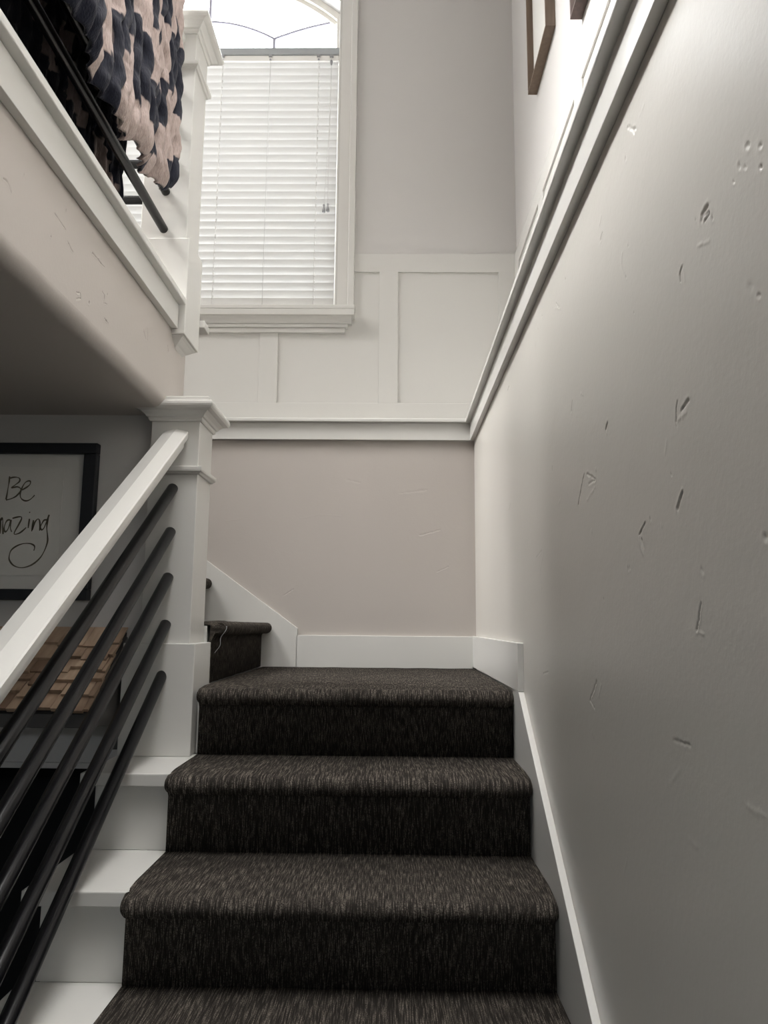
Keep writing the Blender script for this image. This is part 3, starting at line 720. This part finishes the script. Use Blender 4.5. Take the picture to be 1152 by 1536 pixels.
def tassel(x, z):
    prof = [(.003, .022), (.0055, .018), (.0055, .012), (.0035, .008), (.005, .0), (.0085, -.012), (.009, -.022), (.006, -.026)]
    MB().tube([(x, 3.560, z+b) for _, b in prof], [a for a, _ in prof], 14).build('tassel', CLIP, bl)
tassel(-.376, 2.140); tassel(-.355, 2.145)
tassel_top = MB().tube([(-.3525, 3.560, z) for z in (2.998, 2.99, 2.98, 2.97)], [.004, .008, .007, .004], 12); tassel_top.build('cord_joiner', CLIP, bl)

# ================================================================ framed lettering under the platform
pf = thing('picture_frame', (-1.26, 2.25, .062), 'black framed handwritten sign hanging above the cedar shingle awning', 'picture frame')
fx0, fx1, fz0, fz1 = -1.60, -.921, .062, .548
m = MB(); w_ = .041
m.box(fx0, fx1, 2.222, 2.2495, fz1-w_*.8, fz1, .003).box(fx0, fx1, 2.222, 2.2495, fz0, fz0+w_*.8, .003)
m.box(fx0, fx0+w_, 2.222, 2.2495, fz0+w_*.8, fz1-w_*.8, .003).box(fx1-w_, fx1, 2.222, 2.2495, fz0+w_*.8, fz1-w_*.8, .003)
m.build('frame', BFRAME, pf)
MB().box(fx0+w_-.004, fx1-w_+.004, 2.242, 2.2485, fz0+w_*.8-.004, fz1-w_*.8+.004, 0).build('mat_board', MATB, pf)
MB().box(fx0+w_+.055, fx1-w_-.066, 2.2402, 2.2418, fz0+.075, fz1-.075, .0004).build('art_paper', PAPER, pf)
m = MB()
def smooth_line(pts, n=6):
    P = [Vector((p[0], p[1])) for p in pts]
    if len(P) < 3: return [tuple(p) for p in P]
    out = []
    for i in range(len(P)-1):
        a, b, c, d = P[max(i-1, 0)], P[i], P[i+1], P[min(i+2, len(P)-1)]
        for k in range(n):
            t = k/n; out.append(tuple(.5*((2*b)+(c-a)*t+(2*a-5*b+4*c-d)*t*t+(3*b-a-3*c+d)*t**3)))
    out.append(tuple(P[-1])); return out
for s_ in LETTERING:
    q = smooth_line(s_); n = len(q); vs = []; fs = []
    for i, (x, z) in enumerate(q):
        a = Vector(q[max(i-1, 0)]); b = Vector(q[min(i+1, n-1)]); t = (b-a).normalized() if (b-a).length > 1e-6 else Vector((1, 0))
        wd = .0019+.0006*math.sin(i*.35)
        nx, nz = -t.y*wd, t.x*wd
        vs += [(x+nx, 2.2396, z-E+nz), (x-nx, 2.2396, z-E-nz), (x-nx, 2.2403, z-E-nz), (x+nx, 2.2403, z-E+nz)]
    for i in range(n-1):
        for k in range(4): fs.append([4*i+k, 4*i+(k+1) % 4, 4*i+4+(k+1) % 4, 4*i+4+k])
    m.add(vs, fs)
m.build('lettering', INK, pf)

# ================================================================ shingle awning over the cubby doorway
aw = thing('awning', (-1.3, 2.25, -.28), 'small cedar shingle awning above the dark doorway under the stairs', 'awning')
ax0, ax1 = -1.86, -.800
A0, A1 = (2.25, -.020), (2.00, -.240)      # wall end and eave end of the roof slope
MB().prism([(2.2495, -.032), (2.008, -.246), (2.008, -.256), (2.2495, -.046)], 'x', ax0+.01, ax1-.004, .001).build('roof_deck', DARKW, aw)
MB().box(ax0+.01, ax1+.004, 1.998, 2.022, -.279, -.243, .002).build('fascia', DARKW, aw)
for xb in (ax0+.02, ax1-.022):
    MB().prism([(2.2495, -.045), (2.2495, -.37), (2.225, -.37), (2.205, -.30), (2.03, -.278), (2.03, -.258)], 'x', xb, xb+.022, .002).build('bracket', DARKW, aw)
m = MB(); rnd = random.Random(11)
rows = 6
dy, dz = A1[0]-A0[0], A1[1]-A0[1]; Ls = math.hypot(dy, dz); ty, tz = dy/Ls, dz/Ls; ny, nz = -tz*-1, 0
nrm = (tz, -ty) if -ty > 0 else (-tz, ty)
if nrm[1] < 0: nrm = (-nrm[0], -nrm[1])
edges = [0, .085, .145, .195, .240, .285, Ls+.006]
for rI in range(rows):
    x = ax0-rnd.uniform(0, .03)
    while x < ax1:
        wd = rnd.choice([.034, .045, .055, .066, .08])*rnd.uniform(.9, 1.1); xe = min(x+wd, ax1)
        if xe-x > .008:
            e = edges[rI+1]+rnd.uniform(-.013, .013)*(1 if rI < rows-1 else .5); s0 = max(0, edges[rI]-.03)
            th = rnd.uniform(.007, .011); lift0 = .001+.0004*rI; lift1 = .010+rnd.uniform(0, .003)
            def Q(xx, s, h): return (xx, A0[0]+ty*s+nrm[0]*h, A0[1]+tz*s+nrm[1]*h)
            g = .0008
            vs = [Q(x+g, s0, lift0), Q(xe-g, s0, lift0), Q(xe-g, e, lift1-th*.2), Q(x+g, e, lift1-th*.2),
                  Q(x+g, s0, lift0+.003), Q(xe-g, s0, lift0+.003), Q(xe-g, e, lift1+th), Q(x+g, e, lift1+th)]
            m.add(vs, [[3, 2, 1, 0], [4, 5, 6, 7], [0, 1, 5, 4], [1, 2, 6, 5], [2, 3, 7, 6], [3, 0, 4, 7]], tone=rnd.uniform(-.3, .35))
        x = xe
m.build('shingles', SHAKE, aw)

# ================================================================ box frames on the right wall
def box_frame(ya, yb, za, zb_, depth, mat, label):
    t = thing('picture_frame', (XRU, (ya+yb)/2, za), label, 'picture frame', 'wooden box frames on the right wall')
    x1, x0 = XRU-.0005, XRU-depth; b = .009
    m = MB().box(x0, x1, ya, yb, za, za+b, .001).box(x0, x1, ya, yb, zb_-b, zb_, .001).box(x0, x1, ya, ya+b, za+b, zb_-b, .001).box(x0, x1, yb-b, yb, za+b, zb_-b, .001)
    m.build('frame', mat, t)
    MB().box(x1-.012, x1-.001, ya+b-.001, yb-b+.001, za+b-.001, zb_-b+.001, 0).build('artwork', PAPER, t)
box_frame(2.575, 2.958, 2.318, 2.95, .040, OAK, 'brown wooden box frame on the right wall nearer the far corner')
box_frame(1.82, 2.209, 2.010, 2.64, .040, WALNUT, 'dark brown box frame on the right wall just above the white ledge rail')
